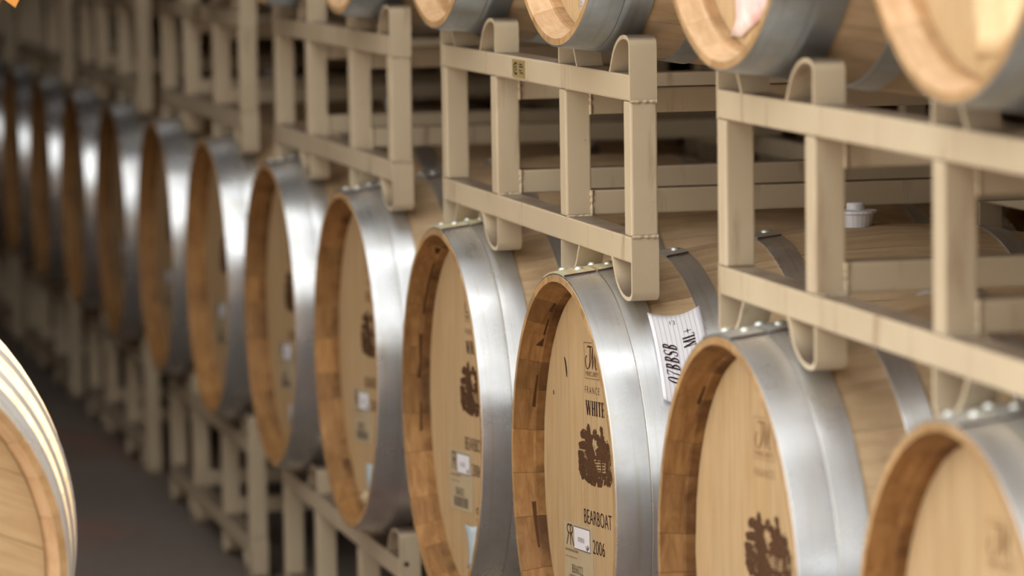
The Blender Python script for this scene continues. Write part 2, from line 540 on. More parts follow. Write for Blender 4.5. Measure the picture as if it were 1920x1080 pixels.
# narrow serif capitals: every glyph fills 1 unit of height, own width
def glyph(c):
    F = Flat(); T, t, s = 0.15, 0.05, 0.035
    def stem(x, z0=0, z1=1, w=T):
        F.rect(x - w / 2, z0, x + w / 2, z1)
    def serif(x, z, w=0.26):
        F.rect(x - w / 2, z - (s if z > .5 else 0), x + w / 2, z + (0 if z > .5 else s))
    if c == 'W':
        F.ribbon([(0.06, 1), (0.26, 0)], T); F.ribbon([(0.26, 0), (0.44, 1)], t); F.ribbon([(0.42, 1), (0.62, 0)], T); F.ribbon([(0.62, 0), (0.80, 1)], t)
        serif(0.06, 1); serif(0.43, 1); serif(0.80, 1, .2); return F, 0.90
    if c == 'H':
        stem(0.13); stem(0.50); F.rect(.13, .47, .5, .53)
        for x in (.13, .5): serif(x, 0); serif(x, 1)
        return F, 0.64
    if c == 'I':
        stem(0.13); serif(.13, 0); serif(.13, 1); return F, 0.27
    if c == 'T':
        stem(0.26); serif(.26, 0); F.rect(0.02, .95, .50, 1); F.rect(.02, .78, .06, 1); F.rect(.46, .78, .5, 1); return F, 0.53
    if c == 'E':
        stem(0.12); F.rect(0, 0, .44, .05); F.rect(0, .95, .42, 1); F.rect(.12, .47, .34, .53); F.rect(.40, 0, .44, .24); F.rect(.38, .78, .42, 1); F.rect(.30, .38, .34, .62); return F, 0.48
    if c == 'B':
        stem(0.12); serif(.12, 0); serif(.12, 1)
        for cz, rz, rx in ((.75, .23, .24), (.27, .25, .28)):
            p = arc(.17, cz, rx, rz, 90, -90); n = len(p)
            F.ribbon(p, [t + (T - t) * math.sin(math.pi * i / (n - 1)) for i in range(n)])
        return F, 0.56
    if c == 'S':
        p = arc(.24, .75, .18, .22, 20, 250, 16) + arc(.24, .26, .19, .23, 80, -160, 16); n = len(p)
        F.ribbon(p, [t + (T - t) * math.sin(math.pi * i / (n - 1)) ** 2 for i in range(n)])
        F.rect(.40, .72, .44, .98); F.rect(.03, .02, .07, .28); return F, 0.50
    if c == '0':
        p = arc(.24, .5, .19, .47, 90, 450, 28); n = len(p)
        F.ribbon(p, [t + (T - t) * abs(math.sin(2 * math.pi * i / (n - 1))) for i in range(n)]); return F, 0.50
    if c == '7':
        F.rect(.04, .93, .46, 1); F.ribbon([(.42, .95), (.28, .5), (.2, 0)], [t, .09, .12]); F.rect(.04, .78, .08, 1); return F, 0.50
    if c == 'M':
        stem(.10, w=t); stem(.66); F.ribbon([(.12, 1), (.38, .02)], T); F.ribbon([(.38, .02), (.64, 1)], t)
        serif(.1, 0); serif(.66, 0); serif(.08, 1, .2); serif(.68, 1, .2); return F, 0.80
    if c == 'L':
        stem(.12); serif(.12, 1); F.rect(0, 0, .46, .05); F.rect(.42, 0, .46, .26); return F, 0.50
    if c == '+':
        F.rect(.03, .46, .49, .52); F.rect(.235, .2, .285, .78); return F, 0.54
    if c == '1':
        stem(.15); serif(.15, 0); F.ribbon([(.02, .8), (.15, .98)], t); return F, 0.30
def serif_flat(t):
    G = Flat(); x = 0
    for c in t:
        F, w = glyph(c)
        G.add(F, lambda u, v, x=x: (x + u, v)); x += w + 0.07
    W = x - 0.07
    for i, (u, v) in enumerate(G.v):
        G.v[i] = (u / W, v)
    return G
T_WHITE = serif_flat('WHITE')
T_BEAR, T_2006, T_SB = text_flat('BEARBOAT'), text_flat('2006'), text_flat('SB')
T_MERC, T_FRAN, T_CODE = text_flat('MERCUREY'), text_flat('F R A N C E'), text_flat('BB6022')
T_WIN = text_flat('07BBSB')

def monogram():
    F = Flat()
    # frame, open along the bottom where the place name stands
    F.rect(0, 0.985, 1, 1.0); F.rect(0, 0, 0.012, 1); F.rect(0.988, 0, 1, 1); F.rect(0, 0, 1, 0.012)
    # script T with a swung foot, and leaning M
    F.ribbon([(0.22, 0.86), (0.30, 0.90), (0.44, 0.875), (0.56, 0.90)], [0.02, 0.05, 0.06, 0.02])
    F.ribbon([(0.44, 0.89), (0.42, 0.66), (0.38, 0.44), (0.30, 0.30), (0.18, 0.26), (0.09, 0.36), (0.07, 0.50), (0.13, 0.62), (0.23, 0.62)], [0.05, 0.05, 0.045, 0.035, 0.03, 0.04, 0.04, 0.03, 0.012])
    F.ribbon([(0.36, 0.30), (0.48, 0.52), (0.60, 0.88)], [0.015, 0.02, 0.025])
    F.ribbon([(0.60, 0.90), (0.58, 0.60), (0.56, 0.28)], [0.05, 0.06, 0.045])
    F.ribbon([(0.56, 0.29), (0.68, 0.56), (0.80, 0.90)], [0.015, 0.02, 0.025])
    F.ribbon([(0.80, 0.91), (0.77, 0.60), (0.75, 0.36), (0.79, 0.27), (0.88, 0.31)], [0.05, 0.065, 0.055, 0.04, 0.015])
    F.add(T_MERC, lambda u, v: (0.08 + 0.84 * u, 0.07 + 0.13 * v))
    return F
MONO = monogram()
def emblem():
    """rough wood stamp: two rearing figures over a boat among trees"""
    F = Flat()
    def ell(u, v, cx, cy, rx, ry):
        return ((u - cx) / rx) ** 2 + ((v - cy) / ry) ** 2 < 1
    def seg(u, v, x0, y0, x1, y1, w0, w1):
        dx, dy = x1 - x0, y1 - y0
        t = max(0, min(1, ((u - x0) * dx + (v - y0) * dy) / (dx * dx + dy * dy)))
        return math.hypot(u - x0 - t * dx, v - y0 - t * dy) < w0 + (w1 - w0) * t
    def ink(u, v):
        n1 = noise.noise((u * 9, v * 9, 3.1)) ; n2 = noise.noise((u * 26, v * 17, 7.7)); n3 = noise.noise((u * 60, v * 26, 1.7))
        uu, vv = u + 0.02 * n2 + 0.012 * n3, v + 0.025 * n2 + 0.012 * n3
        body = False
        # figures
        fig = seg(uu, vv, .34, .97, .36, .50, .030, .115) or seg(uu, vv, .36, .55, .44, .25, .10, .16) or seg(uu, vv, .40, .72, .55, .46, .03, .06)
        fig = fig or seg(uu, vv, .70, .96, .76, .62, .035, .07) or ell(uu, vv, .66, .71, .10, .08) or seg(uu, vv, .74, .66, .66, .42, .08, .10)
        mass = ell(uu, vv, .50, .27, .46, .24) or ell(uu, vv, .14, .34, .12, .27) or ell(uu, vv, .86, .30, .12, .26) or ell(uu, vv, .55, .40, .30, .12)
        tree = ell(uu, vv, .17, .62, .13, .075) or ell(uu, vv, .22, .80, .12, .10) or ell(uu, vv, .52, .84, .06, .09) or ell(uu, vv, .60, .80, .05, .07) or ell(uu, vv, .86, .66, .06, .12)
        wide = ell(uu, vv, .50, .41, .48, .42) and n3 > -0.38 and n2 > -0.50 and not ell(uu, vv, .52, .70, .085, .10)
        body = fig or wide or (mass and n3 > -0.42 and n2 > -0.55) or (tree and n3 > -0.30)
        if not body:
            return False
        # bare wood left between: sky slots, boat planks, scratches
        if not fig:
            if .02 < u < .24 and (.70 < v < .735 or .535 < v < .565): return False
        if .47 < u < .79 and .25 < v < .44 and u - .47 > (.40 - v) * 0.7 * (v < .40):
            ph = (v * 1.0 + (u - .6) * -.12) / 0.047
            if ph % 1.0 < .58 and n2 > -.45 and not (.66 < u < .69): return False
        if seg(u, v, .44, .70, .53, .52, .012, .02) or seg(u, v, .18, .55, .27, .42, .006, .012): return False
        if seg(u, v, .865, .28, .90, .47, .006, .01): return False
        if seg(u, v, .53, .07, .52, .01, .01, .03) or seg(u, v, .72, .13, .70, .0, .012, .03): return False
        return n3 < .62
    nu, nv = 110, 84
    for j in range(nv):
        i = 0
        while i < nu:
            if ink((i + .5) / nu, (j + .5) / nv):
                k = i
                while k < nu and ink((k + .5) / nu, (j + .5) / nv): k += 1
                F.rect(i / nu, j / nv, k / nu, (j + 1) / nv)
                i = k
            else:
                i += 1
    return F
EMB = emblem()

RC, RS = math.cos(R(4.5)), math.sin(R(4.5))
def head_fn(off, rot=True):
    def fn(x, z):
        if rot:
            x, z = x * RC - z * RS, x * RS + z * RC
        return (x, YH - off, z + RB)
    return fn
def pr(parent, name, F, mat, off=0.0006, label=None):
    o = link(name, F.mesh(name, mat, head_fn(off)), parent)
    if label: o['label'] = label
    return o
PRINT_CACHE = {}
def cached(name, F, mat, off=0.0006):
    k = (name, mat.name, off)
    if k not in PRINT_CACHE:
        PRINT_CACHE[k] = F().mesh(name, mat, head_fn(off))
    return PRINT_CACHE[k]
def maker_mark(b, mat, dx=0, dz=0):
    link('maker_monogram', cached('maker_monogram', lambda: boxed(MONO, -.0126, .1526, .0671, .2028), mat), b, (dx, 0, dz))['label'] = 'printed TM monogram in a box above MERCUREY'
    link('country_text', cached('country_text', lambda: boxed(T_FRAN, -.0146, .1318, .0660, .1418), mat), b, (dx, 0, dz))['label'] = 'small printed word FRANCE'
def white_text(b, mat, dx=0, dz=0):
    link('wine_text', cached('wine_text', lambda: boxed(T_WHITE, -.0115, .1020, .0900, .1222), mat), b, (dx, 0, dz))['label'] = 'printed serif word WHITE'
def emblem_print(b, mat, dx=0, dz=0):
    link('emblem_print', cached('emblem_print', lambda: boxed(EMB, -.0700, .0045, .1280, .0895), mat), b, (dx, 0, dz))['label'] = 'dark brown stamped emblem of figures in a boat'
def name_year(b, mat, dx=0, dz=0, sb=True):
    link('name_text', cached('name_text', lambda: boxed(T_BEAR, -.0425, -.0508, .1103, -.0305), mat), b, (dx, 0, dz))['label'] = 'printed word BEARBOAT'
    link('year_text', cached('year_text', lambda: boxed(T_2006, .0020, -.0906, .0672, -.0712), mat), b, (dx, 0, dz))['label'] = 'printed year 2006'
    if sb:
        link('variety_text', cached('variety_text', lambda: boxed(T_SB, .0250, -.1605, .0830, -.1385), mat), b, (dx, 0, dz))['label'] = 'printed letters SB'
def rr_logo():
    F = Flat()
    for sgn in (1, -1):
        f = lambda x, z: (0.5 + sgn * x, z)
        w = .09
        F.ribbon([f(.05, 0.98), f(.05, .02)], w) if sgn == 1 else None
        F.ribbon([f(.03, .96), f(.25, .95), f(.36, .86), f(.37, .72), f(.27, .60), f(.06, .56)], w)
        F.ribbon([f(.16, .56), f(.30, .34), f(.46, .01)], w)
    return F
RRL = rr_logo()
def bars():
    F = Flat(); rnd = random.Random(4); x = 0
    while x < 0.97:
        w = rnd.choice((.012, .02, .03)); F.rect(x, 0, min(1, x + w), 1); x += w + rnd.choice((.012, .018, .026))
    return F
BARS = bars()
def paper_label(b, dx=0, dz=0):
    """kraft sticker with a white window, logo, code and bar code"""
    def rc(x0, z0, x1, z1):
        F = Flat(); F.rect(x0, z0, x1, z1); return F
    def slab(name, x0, z0, x1, z1, mat, off, th):
        v = [head_fn(o)(x, z) for o in (off, off - th) for x, z in ((x0, z0), (x1, z0), (x1, z1), (x0, z1))]
        return mesh(name, v, [(0, 1, 2, 3), (0, 4, 5, 1), (1, 5, 6, 2), (2, 6, 7, 3), (3, 7, 4, 0)], [mat])
    k = 'label_sheet'
    if k not in PRINT_CACHE:
        PRINT_CACHE[k] = slab('paper_label', -.1620, -.1510, .0010, -.0555, M['label'], .0008, .0006)
        PRINT_CACHE['win_f'] = slab('window_frame', -.1035, -.0925, -.0105, -.0590, M['ink_grey'], .0011, .0003)
        PRINT_CACHE['win'] = slab('white_window', -.1010, -.0905, -.0130, -.0608, M['white_paper'], .0014, .0003)
    s = link('paper_label', PRINT_CACHE[k], b, (dx, 0, dz)); s['label'] = 'tan paper sticker with white window and bar code'
    link('window_frame', PRINT_CACHE['win_f'], s)
    link('white_window', PRINT_CACHE['win'], s)
    link('window_text', cached('window_text', lambda: boxed(T_WIN, -.0790, -.0800, -.0420, -.0735), M['ink_grey'], .0017), s)
    tick = Flat(); tick.ribbon([(-.034, -.0830), (-.030, -.0885), (-.022, -.0815)], .0022); tick.ribbon([(-.026, -.0890), (-.016, -.0835)], .0022)
    link('tick_mark', cached('tick_mark', lambda: tick, M['ink_dark'], .0017), s)
    link('logo', cached('logo', lambda: boxed(RRL, -.1480, -.0890, -.1050, -.0585), M['ink'], .0011), s)
    link('code_text', cached('code_text', lambda: boxed(T_CODE, -.1200, -.1270, -.0580, -.1150), M['ink_dark'], .0011), s)
    ln = Flat()
    for zz, x1, hh in ((-.0975, -.085, .0035), (-.1060, -.090, .0015)):
        x = -.155
        while x < x1:
            ln.rect(x, zz, x + .0042, zz + hh); x += .0068
    link('small_print', cached('small_print', lambda: ln, M['ink_faint'], .0011), s)
    link('bar_code', cached('bar_code', lambda: boxed(BARS, -.1380, -.1460, -.0300, -.1300), M['ink_grey'], .0011), s)
    return s
def scrap(b, name, outline, mat, label, off=0.0015, bulge=0.006, th=0.0006, rot=True):
    """a torn sheet, slightly curled, outline in head coordinates"""
    cx = sum(p[0] for p in outline) / len(outline); cz = sum(p[1] for p in outline) / len(outline)
    n = len(outline)
    fn = head_fn(0, rot)
    verts = []
    rings = (1.0, .66, .33)
    for (side) in (0, 1):
        for t in rings:
            for (x, z) in outline:
                X, Y, Z = fn(cx + (x - cx) * t, cz + (z - cz) * t)
                verts.append((X, Y - off - bulge * (1 - t) * .5 - (th if side == 0 else 0) - (.003 * (t == 1.0) * (0.5 + .5 * math.sin(x * 140 + z * 90))), Z))
    c0 = len(verts)
    X, Y, Z = fn(cx, cz)
    verts.append((X, Y - off - bulge * .5 - th, Z))
    faces = []
    for i in range(len(rings) - 1):
        for k in range(n):
            k2 = (k + 1) % n
            faces.append((i * n + k, i * n + k2, (i + 1) * n + k2, (i + 1) * n + k))
    for k in range(n):
        faces.append(((len(rings) - 1) * n + k, (len(rings) - 1) * n + (k + 1) % n, c0))
        m = len(rings) * n
        faces.append((k, k + m, (k + 1) % n + m, (k + 1) % n))
    o = link(name, mesh(name, verts, faces, [mat], None, True), b)
    o['label'] = label
    return o

# ------------------------------------------------------------------ barrels
def make_barrel(name, label, group, head_xyz, full=True, rotz=0.0, roll=0.0, hoops=HOOPS_A, lap='lap', bung=True, seed=0, rear=True, laps=True, pale=False, hoop_mat='hoop'):
    """head_xyz = centre of the front rim; rotz turns the axis (+Y) about the vertical"""
    b = thing(name, label, 'barrel', group, (head_xyz[0], head_xyz[1], head_xyz[2] - RB), rotz)
    rnd = random.Random(100 + seed)
    ctr = (0, 0, RB)
    if full:
        ws = [10] * 8 + [13] * 8 + [16] * 11
        rnd.shuffle(ws)
        a = rnd.uniform(0, 360)
        for w in ws:
            link('stave', STAVE[(w, pale)], b, ctr, (0, -R(a + w / 2) + roll, 0))
            a += w
        for me in BOARDS:
            link('head_board', me, b, ctr, (0, roll, 0))
    else:
        link('stave_body', BODY, b, ctr)
        link('front_head', DISC, b, ctr)
    if rear:
        link('rear_head', DISC, b, (0, LEN, RB), (0, 0, math.pi))
    segs = 96 if full else 64
    for j, ab in enumerate(hoop_set(hoops)):
        h = link('hoop', get_hoop(ab, segs, hoop_mat), b, ctr, (0, rnd.uniform(0, 6.28), 0))
        if full and laps and j < 4:
            back_rot = -h.rotation_euler[1] + roll
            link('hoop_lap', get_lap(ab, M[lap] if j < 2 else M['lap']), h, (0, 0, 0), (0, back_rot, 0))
            yc = (ab[0] + ab[1]) / 2
            for ang in (90.5, 98.5):
                a = R(ang)
                y = yc + (0.006 if ang < 95 else -0.006)
                r = prof(y) + 0.0024
                m = Matrix.Rotation(back_rot, 4, 'Y') @ Matrix.Translation((r * math.cos(a), y, r * math.sin(a))) @ Matrix.Rotation(math.pi / 2 - a, 4, 'Y')
                rv = link('rivet', RIVET, h)
                rv.matrix_local = m
    if bung:
        m = Matrix.Translation((0, 0, RB)) @ Matrix.Rotation(roll, 4, 'Y') @ Matrix.Translation((0, 0.430, prof(0.430) - 0.002))
        o = link('bung', BUNG, b); o.matrix_local = m
        o['label'] = 'white plastic bung'
    return b

LOW = 'lower tier of the front row of barrels'
UPP = 'upper tier of the front row of barrels'
low_labels = [
    'nearest lower barrel, cut off by the bottom right corner',
    'lower barrel with bare pale head and stamped emblem, right of the white card',
    'sharp lower barrel with WHITE, BEARBOAT and 2006 printed on its head',
    'lower barrel with BEARBOAT 2006 SB print and a torn pale blue sheet',
    'lower barrel with a teal and cream scrap at its foot, fifth from right',
    'lower barrel sixth from right, with a small blue scrap low on its head',
    'blurred lower barrel seventh from right, bright hoop beside it',
    'blurred lower barrel eighth from right',
    'blurred lower barrel ninth from right',
    'blurred lower barrel tenth from right',
    'far lower barrel eleventh from right, close to the left edge',
    'far lower barrel twelfth from right, cut by the left edge',
    'farthest lower barrel at the left edge, thirteenth from right']
low = []
for i in range(13):
    full = i < 6
    b = make_barrel('wine_barrel', low_labels[i], LOW, (bx(i), 0, 0), full, lap='lap_cream' if i in (2, 3) else 'lap', seed=i)
    low.append(b)
    if i in (0, 1):
        maker_mark(b, M['ink_faint'], .012 if i == 1 else .02); emblem_print(b, M['ink'], .012)
    elif i in (2, 3, 4, 5):
        dx = (0, .027, .01, .012)[i - 2]
        maker_mark(b, M['ink'] if i < 4 else M['ink_faint'], dx); white_text(b, M['ink_dark'] if i < 4 else M['ink_faint'], dx)
        emblem_print(b, M['ink'], dx); name_year(b, M['ink_dark'] if i < 4 else M['ink'], dx, 0)
        paper_label(b, dx)
    elif i < 10:
        emblem_print(b, M['ink'], 0); paper_label(b, -.02 if i > 6 else .0)
# loose sheets on the heads
scrap(low[3], 'torn_sheet', [(-.022, -.172), (.02, -.174), (.06, -.170), (.112, -.174), (.108, -.200), (.085, -.225), (.060, -.250), (.030, -.246), (-.010, -.240), (-.004, -.215), (-.014, -.195)], M['blue_paper'], 'torn pale blue and white sheet')
scrap(low[4], 'torn_sheet', [(-.034, -.187), (.0, -.186), (.035, -.188), (.03, -.215), (.01, -.240), (-.03, -.238), (-.03, -.21)], M['blue_paper'], 'teal scrap of paper')
scrap(low[4], 'curled_sheet', [(-.03, -.236), (.008, -.240), (-.012, -.2570), (-.06, -.262), (-.105, -.250), (-.07, -.246)], M['cream_paper'], 'cream curled scrap of paper', off=0.004, bulge=0.01)
scrap(low[5], 'torn_sheet', [(-.032, -.180), (.0, -.179), (.03, -.182), (.02, -.222), (-.01, -.226), (-.03, -.215)], M['blue_paper'], 'small blue scrap of paper')

def croze_chips(b, chips):
    for (a0, a1, d0, d1) in chips:
        n = 5
        verts = []
        for k in range(n + 1):
            a = R(a0 + (a1 - a0) * k / n)
            w = d0 + (d1 - d0) * k / n
            for y in (0.0292 - w, 0.0292):
                r = 0.2885 - (0.2885 - 0.2785) * y / 0.028 - 0.0006 if y < 0.028 else 0.2774
                verts.append((r * math.cos(a), y, r * math.sin(a) + RB))
        faces = [(2 * k, 2 * k + 1, 2 * k + 3, 2 * k + 2) for k in range(n)]
        link('croze_chip', mesh('croze_chip', verts, faces, [M['chip']]), b)['label'] = 'dark chipped notch in the rim'
croze_chips(low[2], [(137, 141, 0.0004, 0.0095), (152, 163, 0.0022, 0.0050), (192, 206, 0.0060, 0.0030), (118, 124, 0.003, 0.005), (128, 136, 0.002, 0.003)])
croze_chips(low[3], [(158, 168, 0.0065, 0.0035), (168, 174, 0.003, 0.008), (182, 192, 0.003, 0.005), (112, 117, 0.010, 0.006), (124, 150, 0.002, 0.004)])
croze_chips(upper[2] if False else low[1], [(128, 136, 0.002, 0.004)])
F = Flat(); F.ribbon([(-.128, .178), (-.122, .170), (-.118, .158), (-.117, .150)], [.003, .006, .006, .003]); F.ribbon([(-.20, .128), (-.199, .122)], .004)
pr(low[2], 'pen_mark', F, M['ink_dark'])
# paper card tucked on the side of the sharp barrel
def card():
    fn_y = lambda s: 0.078 + 0.071 * s
    def surf(s, t, off=0.0):
        # s along the barrel, t down the side
        y = fn_y(s) - 0.006 * t
        ang = R(55.5 - 26.0 * t + 2.2 * math.sin(math.pi * s) * (-1) - 0.0 * s)
        lift = 0.004 + 0.007 * (1 - s) ** 2 * (0.4 + 0.6 * t) + off
        r = prof(y) + lift
        return (bx(2) + r * math.cos(ang), y, r * math.sin(ang))
    ns, ntt = 12, 18
    verts, faces = [], []
    for o in (0.0006, 0.0):
        for j in range(ntt + 1):
            for i in range(ns + 1):
                verts.append(surf(i / ns, j / ntt, o))
    w = ns + 1; m = w * (ntt + 1)
    for j in range(ntt):
        for i in range(ns):
            a = j * w + i
            faces.append((a, a + w, a + w + 1, a + 1)); faces.append((a + m, a + 1 + m, a + w + 1 + m, a + w + m))
    rim = [i for i in range(w)] + [j * w + ns for j in range(1, ntt + 1)] + [ntt * w + i for i in range(ns - 1, -1, -1)] + [j * w for j in range(ntt - 1, 0, -1)]
    for k in range(len(rim)):
        a, b_ = rim[k], rim[(k + 1) % len(rim)]
        faces.append((a, b_, b_ + m, a + m))
    base = Vector(surf(.5, .5))
    root = thing('paper_card', 'white ruled paper card reading 07BBSB ML+ on the side of the sharp barrel', 'card', None, base)
    def sub(v): return [tuple(Vector(x) - base) for x in v]
    link('sheet', mesh('sheet', sub(verts), faces, [M['white_paper']], None, True), root)
    def printed(name, F, s0, s1, t0, t1, mat, lab=None):
        # lettering reads upward: its x runs up the side (t falling), its y runs against s
        v = [surf(s0 + (s1 - s0) * (1 - q), t1 - (t1 - t0) * p, 0.0012) for p, q in F.v]
        o = link(name, mesh(name, sub(v), F.f, [mat]), root)
        if lab: o['label'] = lab
    printed('code_text', serif_flat('07BBSB'), .13, .39, .365, .79, M['ink_dark'], 'printed code 07BBSB')
    printed('batch_text', serif_flat('ML+'), .53, .77, .19, .41, M['ink_dark'], 'printed letters ML+')
    F = Flat(); F.ribbon([(0, .2), (0, 0), (1, 0), (1, .35)], .12); F.rect(.0, .5, .9, .62)
    printed('corner_mark', F, .30, .44, .07, .12, M['ink_grey'])
    printed('digit_text', serif_flat('1'), .58, .82, .50, .56, M['ink_dark'])
    rl = Flat()
    for k in range(11):
        s = .06 + k * .085
        rl.rect(0, s, 1, s + .010)
    # finely divide rules so that they follow the curve
    G = Flat()
    for k in range(11):
        s = .06 + k * .085
        for j in range(16):
            G.rect(j / 16, s, (j + 1) / 16, s + .012)
    v = [surf(q, p, 0.0009) for p, q in G.v]
    link('ruled_lines', mesh('ruled_lines', sub(v), G.f, [M['card_rule']]), root)
card()

upp_labels = [
    'upper barrel with a yellow sheet on its head, at the top right corner',
    'upper barrel with a torn white and pink sheet on its head',
    'upper barrel with a narrow white sticker, on the rack with the brass plate, right one',
    'upper barrel left of the narrow-sticker barrel, on the rack with the brass plate',
    'blurred upper barrel whose pale rim just dips below the top edge, fifth from right',
    'upper barrel of which only a sliver of hoop shows, sixth from right']
upper = []
for i in range(6):
    upper.append(make_barrel('wine_barrel', upp_labels[i], UPP, (bx(i), 0, H), True, seed=30 + i, pale=True, hoop_mat='hoop_dull'))
for i in range(6, 14):
    make_barrel('wine_barrel', 'far upper barrel on the blurred racks, hidden above the top edge', 'far upper barrels above the frame', (bx(i), 0, H), False, bung=False, seed=30 + i, rear=False)
def vpaper(b, name, x0, x1, z0, z1, mat, label, z_curl=0.004):
    o = scrap(b, name, [(x0, z1), ((x0 + x1) / 2, z1), (x1, z1), (x1, (z0 + z1) / 2), (x1 - .004, z0 + .008), ((x0 + x1) / 2, z0), (x0, z0 + .004), (x0, (z0 + z1) / 2)], mat, label, bulge=z_curl)
    return o
st = vpaper(upper[2], 'white_sticker', -.036, .020, -.252, -.12, M['white_paper'], 'narrow white sticker with dark print')
pr(upper[2], 'sticker_text', boxed(text_flat('07B  08'), -.028, -.246, .012, -.232), M['ink_grey'], .0062)
scrap(upper[1], 'torn_sheet', [(-.085, -.12), (.06, -.12), (.085, -.19), (.06, -.228), (.02, -.240), (-.03, -.250), (-.06, -.258), (-.105, -.2545), (-.085, -.235), (-.080, -.20)], M['pink_paper'], 'torn white and pink sheet', bulge=.016)
scrap(upper[0], 'yellow_sheet', [(-.045, -.10), (.10, -.10), (.11, -.18), (.085, -.235), (.02, -.252), (-.052, -.250), (-.05, -.20)], M['yellow_paper'], 'yellow paper sheet', bulge=.008)

# ------------------------------------------------------------------ racks
DEPTH = LEN - 2 * YR                                  # front face of front frame to back face of back frame
OUT = PIN / 2 + HALF                                  # half width of a rack
POST_H = (ZT - TUBE) - (ZB + TUBE)
BEV = 0.0028
RAIL = box_mesh('rail', 2 * OUT - 0.010, TD, TUBE, M['paint'], BEV)
POST = box_mesh('post', TW, TD, POST_H, M['paint'], BEV)
LONG = box_mesh('depth_tube', TW, DEPTH - 2 * TD, TUBE, M['paint'], BEV)
def saddle_mesh(outer, flip_z, flip_x):
    """bent flat bar: curved leg towards the barrel, straight leg at x = 0; sits on z = 0 and rises to LOOP_H"""
    nrm = [(0, 0), (.05, .12), (.10, .28), (.17, .48), (.25, .645), (.34, .77), (.44, .875), (.55, .95), (.66, .99), (.76, 1.0), (.86, .985), (.94, .93), (.985, .84), (1.0, .72), (1.0, 0)]
    W = 0.110
    pts = [(-W + W * x, LOOP_H * z) for x, z in nrm]
    if outer:
        pts[-1] = (0, -TUBE + 0.0)
    th = 0.0055
    inner = []
    for i, p in enumerate(pts):
        a = pts[max(0, i - 1)]; b = pts[min(len(pts) - 1, i + 1)]
        dx, dz = b[0] - a[0], b[1] - a[1]; l = math.hypot(dx, dz)
        inner.append((p[0] + dz / l * th, p[1] - dx / l * th))
    fx = -1 if flip_x else 1; fz = -1 if flip_z else 1
    verts, faces, sm = [], [], []
    def quadstrip(A, ya, B, yb, smooth):
        base = len(verts)
        for (x, z) in A: verts.append((x * fx, ya, z * fz))
        for (x, z) in B: verts.append((x * fx, yb, z * fz))
        n = len(A)
        for i in range(n - 1):
            faces.append((base + i, base + i + 1, base + n + i + 1, base + n + i)); sm.append(smooth)
    quadstrip(pts, 0, pts, TD, True)
    quadstrip(inner, TD, inner, 0, True)
    quadstrip(inner, 0, pts, 0, False)
    quadstrip(pts, TD, inner, TD, False)
    me = mesh('saddle_loop', verts, faces, [M['paint']], None, sm)
    bm = bmesh.new(); bm.from_mesh(me)
    bmesh.ops.recalc_face_normals(bm, faces=bm.faces)
    bm.to_mesh(me); bm.free()
    return me
SAD = {(o, z, x): saddle_mesh(o, z, x) for o in (0, 1) for z in (0, 1) for x in (0, 1)}
def weld_mesh():
    rnd = random.Random(3)
    verts, faces = [], []
    n, m = 12, 6
    for i in range(n + 1):
        z = TUBE * i / n
        r = 0.0028 + rnd.uniform(-.0012, .0012)
        for k in range(m):
            a = 2 * math.pi * k / m
            verts.append((r * math.cos(a), r * math.sin(a), z))
    for i in range(n):
        for k in range(m):
            faces.append((i * m + k, i * m + (k + 1) % m, (i + 1) * m + (k + 1) % m, (i + 1) * m + k))
    return mesh('weld_bead', verts, faces, [M['paint']], None, True)
WELD = weld_mesh()
def make_rack(label, group, mid, y0, dz, rotz=0.0, near=True):
    """mid, y0: centre of the front plane; dz: tier offset of ZT / ZB"""
    zbase = ZB - LOOP_H
    rk = thing('barrel_rack', label, 'rack', group, (mid, y0, dz + zbase), rotz)
    zb, zt = LOOP_H, ZT - zbase
    xs = [-OUT, -PIN / 2 + HALF - TW, PIN / 2 - HALF, OUT - TW]
    for yy in (0, DEPTH - TD):
        for z in (zb, zt - TUBE):
            link('rail', RAIL, rk, (-OUT + 0.005, yy, z))
        for x in xs:
            link('post', POST, rk, (x, yy, zb + TUBE))
        for j, x in enumerate((-OUT, -PIN / 2 + HALF, PIN / 2 - HALF, OUT)):
            outer = 1 if j in (0, 3) else 0
            flip = 1 if j in (0, 2) else 0
            link('saddle_loop', SAD[(outer, 0, flip)], rk, (x, yy, zt))
            link('saddle_loop', SAD[(outer, 1, flip)], rk, (x, yy, zb))
    for x in xs[1:3]:
        for z in (zb + TUBE + 0.0005, zt - 2 * TUBE - 0.0005):
            t = link('depth_tube', LONG, rk, (x, TD, z))
            if near:
                link('weld_bead', WELD, t, (TW, 0.0, 0.0))
    if near:
        for sx in (-1, 1):
            for z in (zt - TUBE, zb + TUBE):
                link('weld_bead', WELD, rk, (sx * OUT, 0.0, z), (-math.pi / 2, 0, 0))
        for x in xs[1:3]:
            for z in (zt - TUBE, zb + TUBE):
                link('weld_bead', WELD, rk, (x + TW, 0.0, z), (-math.pi / 2, 0, 0))
    return rk
def plaque(rk, x, light=True):
    z = ZT - (ZB - LOOP_H) - TUBE / 2
    me = box_mesh('brass_plate', 0.077, 0.0015, 0.026, M['brass'])
    p_ = link('brass_plate', me, rk, (x - 0.0385, -0.0015, z - 0.013)); p_['label'] = 'small brass plate with a letter C'
    F = Flat()
    pts = arc(.024, .013, .014, .008, 55, 305, 18)
    F.ribbon(pts, .0028)
    F.ribbon(arc(.024, .013, .005, .003, 0, 360, 12), .0018)
    me = mesh('plate_letter', [(x_, -0.0004, z_) for x_, z_ in F.v], F.f, [M['ink_dark']])
    link('plate_letter', me, p_)
    G = Flat()
    for k, (x0, x1, zz) in enumerate(((.046, .066, .019), (.046, .070, .0155), (.046, .060, .010), (.050, .070, .0065))):
        G.rect(x0, zz, x1, zz + .0018)
    link('plate_text', mesh('plate_text', [(x_, -0.0004, z_) for x_, z_ in G.v], G.f, [M['ink_dark']]), p_)
